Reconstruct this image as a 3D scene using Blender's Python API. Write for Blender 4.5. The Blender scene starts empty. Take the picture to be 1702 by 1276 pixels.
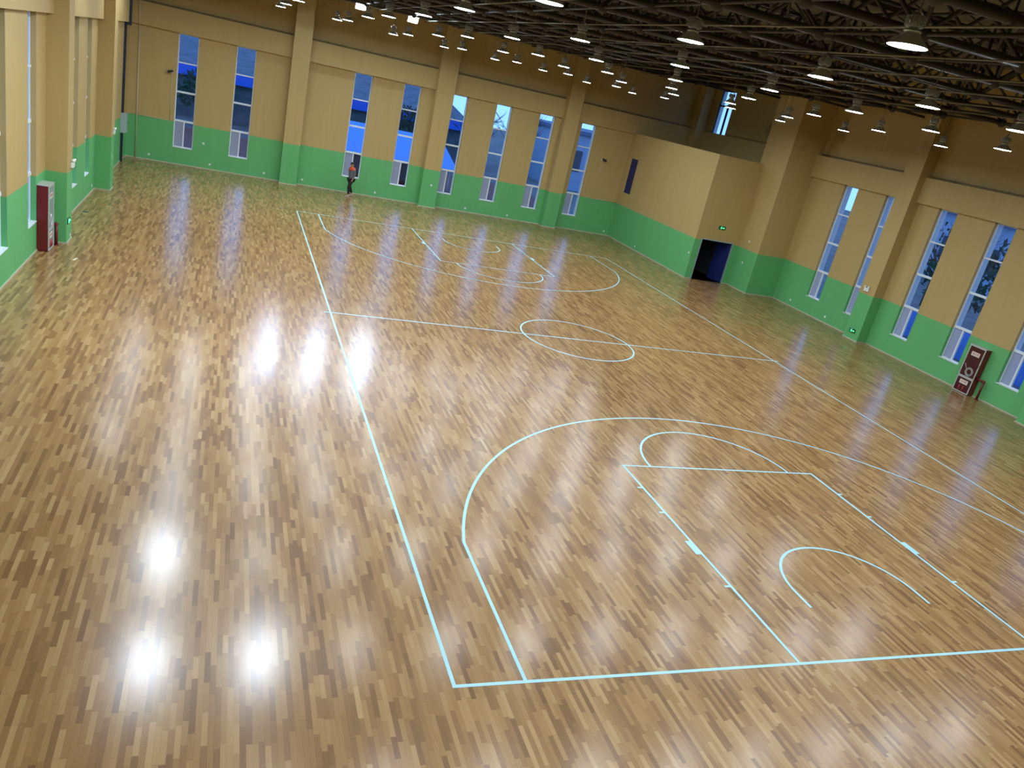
import bpy, bmesh, math, random
from mathutils import Vector, Matrix, Euler
random.seed(7)
S = bpy.context.scene
COL = S.collection
PI = math.pi

# ------------------------------------------------------------------ camera
CAMP = Vector((-2.898, -6.655, 6.428))
CR = Matrix(((0.9289258918379846, -0.07778404225740584, -0.362003218553514),
             (-0.3056622044524254, 0.39068049288063417, -0.8682968209384556),
             (0.20896723246071075, 0.9172341005722818, 0.3391375834452272)))
cam_d = bpy.data.cameras.new('camera')
cam_d.sensor_width = 36.0
cam_d.lens = 1293.0 / 1702.0 * 36.0
cam_d.clip_start = 0.05
cam_d.clip_end = 500
cam = bpy.data.objects.new('camera', cam_d)
cam.matrix_world = Matrix.Translation(CAMP) @ CR.to_4x4()
COL.objects.link(cam)
S.camera = cam

# ------------------------------------------------------------------ world, exposure
S.view_settings.view_transform = 'Standard'
S.view_settings.look = 'None'
S.view_settings.gamma = 1.0
S.view_settings.use_curve_mapping = False
S.view_settings.exposure = 0.52
W = bpy.data.worlds.new('dusk_sky')
S.world = W
W.use_nodes = True
wn = W.node_tree.nodes
wl = W.node_tree.links
bg = wn['Background']
tc = wn.new('ShaderNodeTexCoord')
sx = wn.new('ShaderNodeSeparateXYZ')
wl.new(tc.outputs['Generated'], sx.inputs[0])
rmp = wn.new('ShaderNodeValToRGB')
rmp.color_ramp.elements[0].position = 0.0
rmp.color_ramp.elements[0].color = (0.24, 0.50, 1.0, 1)
rmp.color_ramp.elements[1].position = 0.7
rmp.color_ramp.elements[1].color = (0.14, 0.29, 0.66, 1)
wl.new(sx.outputs['Z'], rmp.inputs[0])
wl.new(rmp.outputs[0], bg.inputs['Color'])
bg.inputs['Strength'].default_value = 1.45

LAMP_STRENGTH = 96.0
FLOOD_W = 230.0
LAMP_Z = 7.78

# ------------------------------------------------------------------ material helpers
def mat(name, col, rough=0.6, metal=0.0, spec=0.5, bump=0.0, bscale=30.0, var=0.0, vscale=3.0):
    m = bpy.data.materials.new(name)
    m.use_nodes = True
    nt = m.node_tree
    b = nt.nodes['Principled BSDF']
    b.inputs['Roughness'].default_value = rough
    b.inputs['Metallic'].default_value = metal
    b.inputs['Specular IOR Level'].default_value = spec
    b.inputs['Base Color'].default_value = (*col, 1)
    g = nt.nodes.new('ShaderNodeNewGeometry')
    if var > 0:
        n = nt.nodes.new('ShaderNodeTexNoise')
        n.inputs['Scale'].default_value = vscale
        n.inputs['Detail'].default_value = 4
        nt.links.new(g.outputs['Position'], n.inputs['Vector'])
        r = nt.nodes.new('ShaderNodeMapRange')
        r.inputs['From Min'].default_value = 0.3
        r.inputs['From Max'].default_value = 0.7
        r.inputs['To Min'].default_value = 1 - var
        r.inputs['To Max'].default_value = 1 + var
        nt.links.new(n.outputs['Fac'], r.inputs['Value'])
        mx = nt.nodes.new('ShaderNodeVectorMath')
        mx.operation = 'SCALE'
        mx.inputs[0].default_value = col
        nt.links.new(r.outputs[0], mx.inputs['Scale'])
        nt.links.new(mx.outputs[0], b.inputs['Base Color'])
    if bump > 0:
        n = nt.nodes.new('ShaderNodeTexNoise')
        n.inputs['Scale'].default_value = bscale
        nt.links.new(g.outputs['Position'], n.inputs['Vector'])
        bp = nt.nodes.new('ShaderNodeBump')
        bp.inputs['Strength'].default_value = bump
        bp.inputs['Distance'].default_value = 0.02
        nt.links.new(n.outputs['Fac'], bp.inputs['Height'])
        nt.links.new(bp.outputs[0], b.inputs['Normal'])
    return m

def emis(name, col, s):
    m = bpy.data.materials.new(name)
    m.use_nodes = True
    b = m.node_tree.nodes['Principled BSDF']
    b.inputs['Base Color'].default_value = (*col, 1)
    b.inputs['Emission Color'].default_value = (*col, 1)
    b.inputs['Emission Strength'].default_value = s
    return m

def M_(nt, op, a=None, b=None, c=None):
    n = nt.nodes.new('ShaderNodeMath')
    n.operation = op
    for i, v in enumerate((a, b, c)):
        if v is None:
            continue
        if isinstance(v, (int, float)):
            n.inputs[i].default_value = v
        else:
            nt.links.new(v, n.inputs[i])
    return n.outputs[0]

OCHRE = (0.49, 0.345, 0.135)
GREEN = (0.130, 0.44, 0.155)
def wall_paint(name, axis=None, thr=0.0, sgn=1):
    """ochre above, green dado below 1.97 m, pale outside plaster beyond the glass line"""
    m = bpy.data.materials.new(name)
    m.use_nodes = True
    nt = m.node_tree
    b = nt.nodes['Principled BSDF']
    g = nt.nodes.new('ShaderNodeNewGeometry')
    s = nt.nodes.new('ShaderNodeSeparateXYZ')
    nt.links.new(g.outputs['Position'], s.inputs[0])
    low = M_(nt, 'LESS_THAN', s.outputs['Z'], 1.97)
    mx = nt.nodes.new('ShaderNodeMix')
    mx.data_type = 'RGBA'
    nt.links.new(low, mx.inputs[0])
    mx.inputs[6].default_value = (*OCHRE, 1)
    mx.inputs[7].default_value = (*GREEN, 1)
    # brushed vertical streaks and cloudy unevenness of the paint
    mp = nt.nodes.new('ShaderNodeMapping')
    mp.inputs['Scale'].default_value = (3.5, 3.5, 0.35)
    nt.links.new(g.outputs['Position'], mp.inputs[0])
    n = nt.nodes.new('ShaderNodeTexNoise')
    n.inputs['Scale'].default_value = 1.6
    n.inputs['Detail'].default_value = 5
    nt.links.new(mp.outputs[0], n.inputs['Vector'])
    r = nt.nodes.new('ShaderNodeMapRange')
    r.inputs['From Min'].default_value = 0.3
    r.inputs['From Max'].default_value = 0.7
    r.inputs['To Min'].default_value = 0.965
    r.inputs['To Max'].default_value = 1.03
    nt.links.new(n.outputs['Fac'], r.inputs['Value'])
    # damp stains of their own shape, high on the wall; darker band above beams
    n2 = nt.nodes.new('ShaderNodeTexNoise')
    n2.inputs['Scale'].default_value = 0.55
    n2.inputs['Detail'].default_value = 3
    nt.links.new(g.outputs['Position'], n2.inputs['Vector'])
    st = nt.nodes.new('ShaderNodeMapRange')
    st.inputs['From Min'].default_value = 0.60
    st.inputs['From Max'].default_value = 0.72
    st.inputs['To Min'].default_value = 0.0
    st.inputs['To Max'].default_value = 0.28
    nt.links.new(n2.outputs['Fac'], st.inputs['Value'])
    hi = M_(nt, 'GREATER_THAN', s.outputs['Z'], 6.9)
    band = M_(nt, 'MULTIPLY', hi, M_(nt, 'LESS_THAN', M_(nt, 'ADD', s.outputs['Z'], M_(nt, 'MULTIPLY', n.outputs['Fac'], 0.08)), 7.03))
    tone = M_(nt, 'SUBTRACT', M_(nt, 'SUBTRACT', 1.0, M_(nt, 'MULTIPLY', st.outputs[0], hi)), M_(nt, 'MULTIPLY', band, 0.45 if axis is not None else 0.0))
    vm = nt.nodes.new('ShaderNodeVectorMath')
    vm.operation = 'SCALE'
    nt.links.new(mx.outputs[2], vm.inputs[0])
    nt.links.new(M_(nt, 'MULTIPLY', r.outputs[0], tone), vm.inputs['Scale'])
    out = vm.outputs[0]
    if axis is not None:
        f = M_(nt, 'GREATER_THAN' if sgn > 0 else 'LESS_THAN', s.outputs[axis], thr)
        m2 = nt.nodes.new('ShaderNodeMix')
        m2.data_type = 'RGBA'
        nt.links.new(f, m2.inputs[0])
        nt.links.new(out, m2.inputs[6])
        m2.inputs[7].default_value = (0.62, 0.63, 0.66, 1)
        out = m2.outputs[2]
    nt.links.new(out, b.inputs['Base Color'])
    b.inputs['Roughness'].default_value = 0.55
    b.inputs['Specular IOR Level'].default_value = 0.35
    return m

def floor_material():
    m = bpy.data.materials.new('parquet')
    m.use_nodes = True
    nt = m.node_tree
    b = nt.nodes['Principled BSDF']
    g = nt.nodes.new('ShaderNodeNewGeometry')
    s = nt.nodes.new('ShaderNodeSeparateXYZ')
    nt.links.new(g.outputs['Position'], s.inputs[0])
    X, Y = s.outputs['X'], s.outputs['Y']
    u = M_(nt, 'DIVIDE', X, 0.060)
    row = M_(nt, 'FLOOR', u)
    def wn1(v, k):
        w = nt.nodes.new('ShaderNodeTexWhiteNoise')
        w.noise_dimensions = '1D'
        nt.links.new(M_(nt, 'ADD', v, k), w.inputs['W'])
        return w.outputs['Value']
    off = M_(nt, 'MULTIPLY', wn1(row, 3.3), 7.0)
    ln = M_(nt, 'MULTIPLY_ADD', wn1(row, 17.7), 0.36, 0.30)
    # irregular board lengths inside each row
    cb = nt.nodes.new('ShaderNodeCombineXYZ')
    nt.links.new(M_(nt, 'MULTIPLY', row, 7.31), cb.inputs[0])
    nt.links.new(M_(nt, 'MULTIPLY', Y, 1.1), cb.inputs[1])
    nz = nt.nodes.new('ShaderNodeTexNoise')
    nz.inputs['Scale'].default_value = 1.0
    nz.inputs['Detail'].default_value = 1
    nt.links.new(cb.outputs[0], nz.inputs['Vector'])
    yy = M_(nt, 'ADD', Y, M_(nt, 'MULTIPLY', nz.outputs['Fac'], 0.55))
    v = M_(nt, 'DIVIDE', M_(nt, 'ADD', yy, off), ln)
    colr = M_(nt, 'FLOOR', v)
    c2 = nt.nodes.new('ShaderNodeCombineXYZ')
    nt.links.new(row, c2.inputs[0])
    nt.links.new(colr, c2.inputs[1])
    w2 = nt.nodes.new('ShaderNodeTexWhiteNoise')
    w2.noise_dimensions = '2D'
    nt.links.new(c2.outputs[0], w2.inputs['Vector'])
    rp = nt.nodes.new('ShaderNodeValToRGB')
    e = rp.color_ramp.elements
    e[0].position = 0.0
    e[0].color = (0.196, 0.098, 0.037, 1)
    e[1].position = 1.0
    e[1].color = (0.464, 0.284, 0.123, 1)
    for p, c in ((0.10, (0.239, 0.125, 0.048)), (0.28, (0.293, 0.156, 0.060)), (0.5, (0.337, 0.184, 0.070)), (0.72, (0.367, 0.209, 0.083)), (0.9, (0.406, 0.241, 0.099))):
        q = e.new(p)
        q.color = (*c, 1)
    nt.links.new(w2.outputs['Value'], rp.inputs[0])
    # grain along the boards
    mp = nt.nodes.new('ShaderNodeMapping')
    mp.inputs['Scale'].default_value = (90, 3.5, 1)
    nt.links.new(g.outputs['Position'], mp.inputs[0])
    gn = nt.nodes.new('ShaderNodeTexNoise')
    gn.inputs['Scale'].default_value = 1
    gn.inputs['Detail'].default_value = 3
    nt.links.new(mp.outputs[0], gn.inputs['Vector'])
    gr = nt.nodes.new('ShaderNodeMapRange')
    gr.inputs['To Min'].default_value = 0.83
    gr.inputs['To Max'].default_value = 1.17
    nt.links.new(gn.outputs['Fac'], gr.inputs['Value'])
    # broad tonal drift between batches of boards
    bn = nt.nodes.new('ShaderNodeTexNoise')
    bn.inputs['Scale'].default_value = 0.35
    bn.inputs['Detail'].default_value = 2
    nt.links.new(g.outputs['Position'], bn.inputs['Vector'])
    br = nt.nodes.new('ShaderNodeMapRange')
    br.inputs['To Min'].default_value = 0.88
    br.inputs['To Max'].default_value = 1.12
    nt.links.new(bn.outputs['Fac'], br.inputs['Value'])
    # seams
    fu = M_(nt, 'FRACT', u)
    fv = M_(nt, 'MULTIPLY', M_(nt, 'FRACT', v), ln)
    seam = M_(nt, 'MAXIMUM', M_(nt, 'LESS_THAN', fu, 0.03), M_(nt, 'LESS_THAN', fv, 0.004))
    sm = M_(nt, 'SUBTRACT', 1.0, M_(nt, 'MULTIPLY', seam, 0.35))
    sc = M_(nt, 'MULTIPLY', M_(nt, 'MULTIPLY', gr.outputs[0], br.outputs[0]), sm)
    vm = nt.nodes.new('ShaderNodeVectorMath')
    vm.operation = 'SCALE'
    nt.links.new(rp.outputs[0], vm.inputs[0])
    nt.links.new(sc, vm.inputs['Scale'])
    nt.links.new(vm.outputs[0], b.inputs['Base Color'])
    b.inputs['Specular IOR Level'].default_value = 0.45
    rr = M_(nt, 'MULTIPLY_ADD', bn.outputs['Fac'], 0.05, 0.185)
    nt.links.new(rr, b.inputs['Roughness'])
    return m

def glass_mat():
    m = bpy.data.materials.new('window_glass')
    m.use_nodes = True
    nt = m.node_tree
    nt.nodes.remove(nt.nodes['Principled BSDF'])
    o = nt.nodes['Material Output']
    t = nt.nodes.new('ShaderNodeBsdfTransparent')
    t.inputs[0].default_value = (0.90, 0.94, 0.98, 1)
    g = nt.nodes.new('ShaderNodeBsdfGlossy')
    g.inputs['Roughness'].default_value = 0.03
    f = nt.nodes.new('ShaderNodeFresnel')
    f.inputs[0].default_value = 1.5
    mx = nt.nodes.new('ShaderNodeMixShader')
    gg = nt.nodes.new('ShaderNodeNewGeometry')
    front = M_(nt, 'SUBTRACT', 1.0, gg.outputs['Backfacing'])
    nt.links.new(M_(nt, 'MULTIPLY', f.outputs[0], front), mx.inputs[0])
    nt.links.new(t.outputs[0], mx.inputs[1])
    nt.links.new(g.outputs[0], mx.inputs[2])
    nt.links.new(mx.outputs[0], o.inputs['Surface'])
    return m

def screen_mat():
    m = bpy.data.materials.new('insect_screen_mesh')
    m.use_nodes = True
    nt = m.node_tree
    b = nt.nodes['Principled BSDF']
    b.inputs['Base Color'].default_value = (0.42, 0.45, 0.60, 1)
    b.inputs['Roughness'].default_value = 0.8
    b.inputs['Transmission Weight'].default_value = 0.0
    o = nt.nodes['Material Output']
    t = nt.nodes.new('ShaderNodeBsdfTransparent')
    mx = nt.nodes.new('ShaderNodeMixShader')
    mx.inputs[0].default_value = 0.6
    nt.links.new(t.outputs[0], mx.inputs[1])
    nt.links.new(b.outputs[0], mx.inputs[2])
    nt.links.new(mx.outputs[0], o.inputs['Surface'])
    return m

M = dict(
    floor=floor_material(),
    paint=wall_paint('wall_paint'),
    line=mat('court_line_paint', (0.42, 0.71, 0.81), 0.35, 0, 0.5),
    skirt=mat('skirting_strip', (0.50, 0.47, 0.34), 0.5),
    truss=mat('truss_steel_paint', (0.034, 0.029, 0.024), 0.55, 0.1),
    truss_thin=mat('truss_brace_paint', (0.040, 0.034, 0.026), 0.55, 0.1),
    conduit=mat('galvanised_conduit', (0.26, 0.24, 0.17), 0.4, 0.3),
    deck=mat('roof_deck', (0.17, 0.16, 0.115), 0.8, 0, 0.2, var=0.35, vscale=0.8),
    upvc=mat('white_window_frame', (0.74, 0.79, 0.84), 0.35),
    glass=glass_mat(), screen=screen_mat(),
    sill=mat('white_sill', (0.76, 0.80, 0.80), 0.4),
    navy=mat('navy_paint', (0.010, 0.020, 0.13), 0.45),
    navyframe=mat('navy_window_frame', (0.008, 0.012, 0.035), 0.5),
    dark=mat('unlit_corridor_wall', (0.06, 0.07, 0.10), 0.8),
    corr=mat('corridor_tiles', (0.50, 0.55, 0.62), 0.3),
    doorframe=mat('door_frame_metal', (0.36, 0.45, 0.52), 0.4, 0.3),
    lampgrey=mat('lamp_housing_grey', (0.46, 0.50, 0.56), 0.35, 0.2),
    lampshade=mat('lamp_reflector_metal', (0.62, 0.68, 0.74), 0.32, 0.2),
    chrome=mat('lamp_bracket_metal', (0.55, 0.56, 0.58), 0.25, 0.9),
    rod=mat('lamp_rod', (0.16, 0.13, 0.10), 0.5, 0.3),
    led=emis('led_panel', (0.80, 0.92, 1.0), LAMP_STRENGTH),
    flood=emis('floodlight_panel', (0.60, 0.80, 1.0), 215.0),
    ledbright=emis('led_panel_bright', (0.74, 0.88, 1.0), 460.0),
    ledoff=emis('led_panel_dim', (0.80, 0.92, 1.0), 96.0),
    redpaint=mat('fire_red_paint', (0.17, 0.008, 0.014), 0.35),
    redpipe=mat('red_pipe_paint', (0.15, 0.010, 0.014), 0.35),
    silver=mat('brushed_aluminium', (0.58, 0.58, 0.56), 0.4, 0.35),
    cabglass=mat('cabinet_glass', (0.06, 0.012, 0.016), 0.1, 0, 0.6),
    label=mat('label_paper', (0.74, 0.62, 0.54), 0.5),
    redink=mat('label_red_ink', (0.40, 0.03, 0.03), 0.5),
    white=mat('white_plastic', (0.80, 0.84, 0.80), 0.35),
    beige=mat('beige_conduit', (0.56, 0.49, 0.32), 0.5),
    grey=mat('grey_metal_box', (0.36, 0.42, 0.42), 0.4),
    black=mat('black_plastic', (0.015, 0.015, 0.018), 0.4),
    greenlit=emis('exit_sign_glow', (0.12, 0.95, 0.38), 1.6),
    greendark=mat('exit_sign_green', (0.010, 0.12, 0.04), 0.4),
    pale=mat('outside_plaster', (0.55, 0.56, 0.60), 0.8),
)

# ------------------------------------------------------------------ mesh helpers
def bx(bm, x0, x1, y0, y1, z0, z1):
    vs = [bm.verts.new((x, y, z)) for z in (z0, z1) for x, y in ((x0, y0), (x1, y0), (x1, y1), (x0, y1))]
    for f in ((0, 3, 2, 1), (4, 5, 6, 7), (0, 1, 5, 4), (1, 2, 6, 5), (2, 3, 7, 6), (3, 0, 4, 7)):
        bm.faces.new([vs[i] for i in f])

def tube(bm, a, b, r, n=8, r2=None, cap=True):
    a, b = Vector(a), Vector(b)
    d = (b - a).normalized()
    q = d.to_track_quat('Z', 'Y')
    r2 = r if r2 is None else r2
    A, B = [], []
    for i in range(n):
        t = 2 * PI * i / n
        o = q @ Vector((math.cos(t), math.sin(t), 0))
        A.append(bm.verts.new(a + o * r))
        B.append(bm.verts.new(b + o * r2))
    for i in range(n):
        j = (i + 1) % n
        bm.faces.new((A[i], A[j], B[j], B[i])).smooth = True
    if cap:
        bm.faces.new(A[::-1])
        bm.faces.new(B)

def lathe(bm, prof, n=28, close=False):
    rings = []
    for r, z in prof:
        rings.append([bm.verts.new((r * math.cos(2 * PI * i / n), r * math.sin(2 * PI * i / n), z)) for i in range(n)])
    for a, b in zip(rings, rings[1:]):
        for i in range(n):
            j = (i + 1) % n
            bm.faces.new((a[i], a[j], b[j], b[i])).smooth = True
    if close:
        bm.faces.new(rings[0][::-1])
        bm.faces.new(rings[-1])

def ball(bm, c, r, sub=1):
    m = Matrix.Translation(c) @ Matrix.Diagonal((r, r, r, 1))
    ret = bmesh.ops.create_icosphere(bm, subdivisions=sub, radius=1, matrix=m)
    for v in ret['verts']:
        for f in v.link_faces:
            f.smooth = True

def obj(name, bm, m, parent=None, loc=None, bevel=0):
    bmesh.ops.recalc_face_normals(bm, faces=bm.faces)
    me = bpy.data.meshes.new(name)
    bm.to_mesh(me)
    bm.free()
    me.materials.append(m)
    o = bpy.data.objects.new(name, me)
    COL.objects.link(o)
    if parent:
        o.parent = parent
    if loc:
        o.location = loc
    if bevel:
        md = o.modifiers.new('bevel', 'BEVEL')
        md.width = bevel
        md.segments = 2
        md.limit_method = 'ANGLE'
    return o

def NB():
    return bmesh.new()

def thing(name, label, cat, loc=(0, 0, 0), rotz=0, group=None, kind=None):
    o = bpy.data.objects.new(name, None)
    o.empty_display_size = 0.1
    COL.objects.link(o)
    o.location = loc
    o.rotation_euler = (0, 0, rotz)
    if label:
        o['label'] = label
    if cat:
        o['category'] = cat
    if group:
        o['group'] = group
    if kind:
        o['kind'] = kind
    return o

def tag(o, label=None, cat=None, group=None, kind=None):
    for k, v in (('label', label), ('category', cat), ('group', group), ('kind', kind)):
        if v:
            o[k] = v
    return o

def dup(root, loc, rotz, label=None, group=None):
    r = root.copy()
    COL.objects.link(r)
    r.location = loc
    r.rotation_euler = (0, 0, rotz)
    if label:
        r['label'] = label
    if group:
        r['group'] = group
    for ch in list(root.children):
        c = ch.copy()
        COL.objects.link(c)
        c.parent = r
        for g in ch.children:
            d = g.copy()
            COL.objects.link(d)
            d.parent = c
    return r

# ------------------------------------------------------------------ hall dimensions
XL, XR, YF, YN = -7.45, 22.6, 35.25, -13.0
T = 0.45
HTOP = 11.35
XM, YM = 18.45, 26.1          # mezzanine block corner
BX = 20.95                    # box pillar face
BY = 24.4
BP = 0.17                     # beam projection
WZ0, WZ1 = 0.8, 5.92
def zc(x, y):                 # height of the bottom layer of the space frame
    return 8.56 + 0.012 * (y - 5) + 0.015 * x

# ------------------------------------------------------------------ floor and court lines
bm = NB()
bx(bm, XL, XR, YN, YF, -0.12, 0)
floor = tag(obj('floor', bm, M['floor']), 'glossy mixed tan and brown strip parquet floor of the hall', None, None, 'structure')

LH = 0.0025
def strip(bm, pts, w=0.05, closed=False):
    n = len(pts)
    P = [Vector((p[0], p[1], 0)) for p in pts]
    L, Rr = [], []
    for i in range(n):
        if closed:
            t = (P[(i + 1) % n] - P[i - 1]).normalized()
            k = 1
        else:
            a = P[max(i - 1, 0)]
            c = P[min(i + 1, n - 1)]
            t = (c - a).normalized()
            k = 1
            if 0 < i < n - 1:
                d1 = (P[i] - a).normalized()
                k = 1 / max(0.5, abs(t.dot(d1)))
        nn = Vector((-t.y, t.x, 0)) * (w / 2 * k)
        L.append(bm.verts.new((P[i].x + nn.x, P[i].y + nn.y, LH)))
        Rr.append(bm.verts.new((P[i].x - nn.x, P[i].y - nn.y, LH)))
    for i in range(n if closed else n - 1):
        j = (i + 1) % n
        bm.faces.new((L[i], Rr[i], Rr[j], L[j]))

def arc(cx, cy, r, a0, a1, n=48):
    return [(cx + r * math.cos(math.radians(a0 + (a1 - a0) * i / n)), cy + r * math.sin(math.radians(a0 + (a1 - a0) * i / n))) for i in range(n + 1)]

def line_part(name, segs, w=0.05):
    global LH
    LH += 0.0002
    bm = NB()
    for s in segs:
        cl = s[0] == s[-1] and len(s) > 4
        strip(bm, s[:-1] if cl else s, w, cl)
    o = obj(name, bm, M['line'], floor)
    return o

line_part('sideline', [[(0.025, 0), (0.025, 28)]])
line_part('sideline', [[(14.975, 0), (14.975, 28)]])
line_part('baseline', [[(0, 0.025), (15, 0.025)]])
line_part('baseline', [[(0, 27.975), (15, 27.975)]])
line_part('centre_line', [[(-0.15, 14), (15.15, 14)]])
line_part('centre_circle', [arc(7.5, 14, 1.775, 0, 360, 72)])
for end in (0, 1):
    def fy(y):
        return y if not end else 28 - y
    def fp(l):
        return [(x, fy(y)) for x, y in l]
    a3 = math.degrees(math.acos((7.5 - 0.925) / 6.725))
    three = [(14.075, 0.0)] + arc(7.5, 1.575, 6.725, a3, 180 - a3, 90) + [(0.925, 0.0)]
    line_part('three_point_line', [fp(three)])
    line_part('key_outline', [fp([(5.075, 0), (5.075, 5.775), (9.925, 5.775), (9.925, 0)])])
    line_part('free_throw_arc', [fp(arc(7.5, 5.8, 1.775, 0, 180, 40))])
    line_part('no_charge_arc', [fp([(8.775, 1.2)] + arc(7.5, 1.575, 1.275, 0, 180, 40) + [(6.225, 1.2)])])
    LH += 0.0002
    bm = NB()
    for sgn, x in ((-1, 5.05), (1, 9.95)):
        for y, h in ((4.875, .05), (3.975, .05), (2.85, .40), (1.775, .05)):
            xs = sorted((x, x + sgn * (0.1 if h > .1 else .1)))
            ys = sorted((fy(y - h / 2), fy(y + h / 2)))
            vs = [bm.verts.new(p) for p in ((xs[0], ys[0], LH), (xs[1], ys[0], LH), (xs[1], ys[1], LH), (xs[0], ys[1], LH))]
            bm.faces.new(vs)
    obj('lane_marks', bm, M['line'], floor)

# ------------------------------------------------------------------ walls
win_far = [(-4.97, .9), (-2.44, .88), (3.11, .9), (5.62, .88), (8.15, .9), (10.63, .9), (13.15, .9), (15.68, .9)]
win_right = [21.76, 19.23, 16.41, 13.87, 11.33, 8.2, 5.6, 3.0]
win_left = [24.42, 22.0, 16.14, 13.23, 7.4, 4.9]
HW = 0.44

def wall_cells(name, mapf, u0, u1, holes, zt, material, extra=()):
    """wall with window openings as one mesh; mapf(u,v,z)->xyz, v=0 inner face, v=T outer face"""
    bm = NB()
    def cell(a, b, z0, z1, v0=0.0):
        p0 = mapf(a, v0, z0)
        p1 = mapf(b, T, z1)
        bx(bm, min(p0[0], p1[0]), max(p0[0], p1[0]), min(p0[1], p1[1]), max(p0[1], p1[1]), z0, z1)
    hs = sorted(holes)
    edges = []
    cur = u0
    for (a, b, z0, z1) in hs:
        if a > cur:
            cell(cur, a, 0, 6.9)
        if z0 > 0:
            cell(a, b, 0, z0)
        cell(a, b, z1, 6.9)
        cur = b
    cell(cur, u1, 0, 6.9)
    cu = u0
    for (a, b, z0, z1) in sorted(extra):
        cell(cu, a, 6.9, zt, 0.10)
        if z0 > 6.9:
            cell(a, b, 6.9, z0, 0.10)
        cell(a, b, z1, zt, 0.10)
        cu = b
    cell(cu, u1, 6.9, zt, 0.10)
    return tag(obj(name, bm, material), None, None, None, 'structure')

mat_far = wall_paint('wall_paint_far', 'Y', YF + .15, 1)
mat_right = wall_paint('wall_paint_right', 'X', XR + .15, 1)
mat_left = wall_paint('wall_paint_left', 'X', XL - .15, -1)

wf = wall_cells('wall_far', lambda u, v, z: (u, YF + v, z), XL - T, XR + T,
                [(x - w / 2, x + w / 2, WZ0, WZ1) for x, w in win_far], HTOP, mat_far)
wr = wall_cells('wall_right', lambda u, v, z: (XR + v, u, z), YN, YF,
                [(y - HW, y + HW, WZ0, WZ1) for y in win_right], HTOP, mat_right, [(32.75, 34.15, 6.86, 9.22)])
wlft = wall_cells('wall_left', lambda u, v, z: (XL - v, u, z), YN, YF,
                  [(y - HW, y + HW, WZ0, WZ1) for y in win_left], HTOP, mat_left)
wf['label'] = 'far end wall in ochre over green with tall narrow windows'
wr['label'] = 'right side wall in ochre over green with tall windows'
wlft['label'] = 'left side wall in ochre over green'
bm = NB()
bx(bm, XL - T, XR + T, YN - T, YN, 0, HTOP)
tag(obj('wall_near', bm, M['paint']), 'end wall behind the viewer in ochre over green', None, None, 'structure')

# pilasters and ring beams belong to their walls
def pil(parent, x0, x1, y0, y1, z1=HTOP - .05):
    bm = NB()
    bx(bm, x0, x1, y0, y1, 0, z1)
    obj('pilaster', bm, M['paint'], parent)
def beam(parent, x0, x1, y0, y1):
    bm = NB()
    bx(bm, x0, x1, y0, y1, WZ1, 6.9)
    obj('wall_beam', bm, M['paint'], parent)
fp_ = [(-.42, .40), (6.75, 7.66), (13.95, 14.78), (21.3, 22.1)]
for a, b in fp_[:3]:
    pil(wf, a, b, 34.73, YF + .1)
bm = NB()
bx(bm, 22.0, XR + .1, 34.73, YF + .1, 5.2, HTOP - .05)
obj('pilaster', bm, M['paint'], wf)
for a, b in ((XL, -.42), (.40, 6.75), (7.66, 13.95), (14.78, XM + .15)):
    beam(wf, a, b, YF - BP, YF + .1)
bm = NB()
bx(bm, XM + .15, 22.0, YF - BP, YF + .1, WZ1, 6.9)
obj('wall_beam', bm, M['paint'], wf)
lp = [(-7.6, -6.9), (.85, 1.6), (9.2, 9.95), (17.7, 18.45), (26.2, 27.0)]
for a, b in lp:
    pil(wlft, XL - .1, -6.93, a, b)
le = [YN] + [v for p in lp for v in p] + [YF - BP]
for i in range(0, len(le), 2):
    beam(wlft, XL - .1, XL + BP, le[i], le[i + 1])
rp_ = [(-7.6, -6.9), (.85, 1.6), (9.4, 10.2), (17.86, 18.7)]
for a, b in rp_:
    pil(wr, 22.1, XR + .1, a, b)
re_ = [YN] + [v for p in rp_ for v in p] + [BY]
for i in range(0, len(re_), 2):
    beam(wr, XR - BP, XR + .1, re_[i], re_[i + 1])

# mezzanine block: side wall, front wall with the doorway, box pillar, upper room
bm = NB()
bx(bm, XM, XM + .22, YM, YF, 0, 2.7)
bx(bm, XM, XM + .22, YM, 33.85, 2.7, 4.63)
bx(bm, XM, XM + .22, 34.66, YF, 2.7, 4.63)
bx(bm, XM, XM + .22, YM, YF, 4.63, 5.97)
tag(obj('wall_mezzanine_side', bm, M['paint']), 'long low block wall in ochre over green below the dark gallery', None, None, 'structure')
bm = NB()
bx(bm, XM + .22, 18.80, YM, YM + .3, 0, 5.97)
bx(bm, 18.80, 20.66, YM, YM + .3, 2.05, 5.97)
bx(bm, 20.66, BX, YM, YM + .3, 0, 5.97)
tag(obj('wall_mezzanine_front', bm, M['paint']), 'short block wall around the open dark doorway', None, None, 'structure')
bm = NB()
bx(bm, BX, XR + .1, BY, YM + .3, 0, HTOP - .05)
tag(obj('wall_box_pillar', bm, M['paint']), 'broad square pillar in ochre over green right of the doorway', None, None, 'structure')
bm = NB()
bx(bm, XM + .22, XR, YM + .3, YF, 5.0, 5.2)
tag(obj('floor_gallery', bm, M['corr']), 'gallery slab above the doorway block', None, None, 'structure')
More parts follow.
